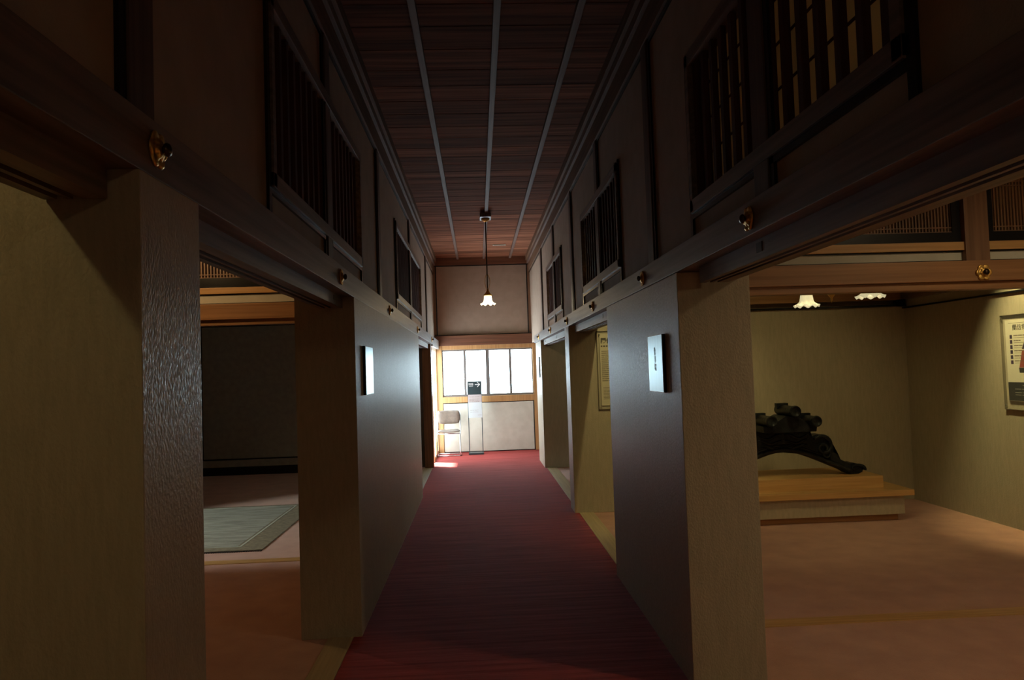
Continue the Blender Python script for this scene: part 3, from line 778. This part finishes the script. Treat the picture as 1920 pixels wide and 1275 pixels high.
for x, z, r, l in ((0.0, 0.636, 0.052, 0.36), (0.192, 0.540, 0.050, 0.30), (-0.222, 0.552, 0.050, 0.36)):
    bm = bmesh.new(); lathe(bm, [(r, -0.02), (r + 0.002, -0.012), (r, 0.0), (r - 0.004, 0.05), (r - 0.004, l), (r - 0.018, l), (r - 0.018, 0.06)], 32, 'Y', closed=False)
    lathe_b = bm; bmesh.ops.translate(bm, vec=(x, -0.28, z), verts=bm.verts); tb = link('round_tube', bm, TILE, tl, True)
    bm = bmesh.new(); lathe(bm, [(0.0001, -0.014), (r - 0.016, -0.012), (r - 0.012, -0.022), (r - 0.001, -0.022), (r - 0.001, 0.0)], 32, 'Y'); bmesh.ops.translate(bm, vec=(x, -0.28, z), verts=bm.verts); link('end_disc', bm, TILE, tb, True)
    bm = bmesh.new(); bx(bm, x - 0.056, x + 0.056, l * 0.75 - 0.28, l * 0.9 - 0.28, z + r * 0.2, z + r + 0.012, 0.004)
    link('collar', bm, TILE, tb)
bm = bmesh.new(); prism(bm, [(-0.26, 0.44), (-0.27, 0.50), (-0.20, 0.505), (-0.10, 0.56), (-0.05, 0.59), (0.05, 0.59), (0.10, 0.56), (0.17, 0.50), (0.24, 0.495), (0.23, 0.44)], -0.20, 0.10); link('saddle', bm, TILE, tl)

# ------------------------------------------------------------------ rug in the left room
rg = thing('patterned_rug', 'worn grey-green rug with pale border line and dark fringe in the dark left room', 'rug', (-3.4, 7.75, 0.0))
def rug_mat():
    m = noisy('rug_field', (0.26, 0.27, 0.23), (0.50, 0.51, 0.45), (3, 14, 1), 1, 7, 0.9, 0.4, (60, 60, 1), 0.2, None, 0, (0.3, 0.7))
    return m
RUG = rug_mat()
RUGB = noisy('rug_border', (0.20, 0.17, 0.115), (0.31, 0.265, 0.18), (20, 20, 1), 1, 6, 0.9)
RUGL = plain('rug_line', (0.55, 0.58, 0.48), 0.9); RUGD = plain('rug_fringe', (0.03, 0.025, 0.022), 0.9)
rx0, rx1, ry0, ry1 = -4.9, -1.93, 6.68, 8.95
def rb(name, x0, x1, y0, y1, z0, z1, m): return box(name, x0 + 3.4, x1 + 3.4, y0 - 7.75, y1 - 7.75, z0, z1, m, rg)
rb('border', rx0, rx1, ry0, ry1, 0.001, 0.010, RUGB)
rb('field', rx0 + 0.26, rx1 - 0.26, ry0 + 0.16, ry1 - 0.10, 0.0095, 0.0115, RUG)
bm = bmesh.new(); e = 0.018
fx0, fx1, fy0, fy1 = rx0 + 0.22, rx1 - 0.22, ry0 + 0.13, ry1 - 0.08
for a in ((fx0, fx1, fy0, fy0 + e), (fx0, fx1, fy1 - e, fy1), (fx0, fx0 + e, fy0, fy1), (fx1 - e, fx1, fy0, fy1)):
    bx(bm, a[0] + 3.4, a[1] + 3.4, a[2] - 7.75, a[3] - 7.75, 0.0098, 0.0124)
link('border_line', bm, RUGL, rg)
bm = bmesh.new(); yy = fy0 + 0.06
while yy < fy1 - 0.05:
    bx(bm, fx0 + 0.05 + 3.4, fx1 - 0.05 + 3.4, yy - 7.75, yy + 0.006 - 7.75, 0.0112, 0.0120); yy += 0.045
link('weave_lines', bm, RUGB, rg)
for fy in (ry0 - 0.035, ry1):
    bm = bmesh.new(); x = rx0
    while x < rx1:
        bx(bm, x + 3.4, x + 0.012 + 3.4, fy - 7.75, fy + 0.035 - 7.75, 0.001, 0.006); x += 0.02
    link('fringe', bm, RUGD, rg)
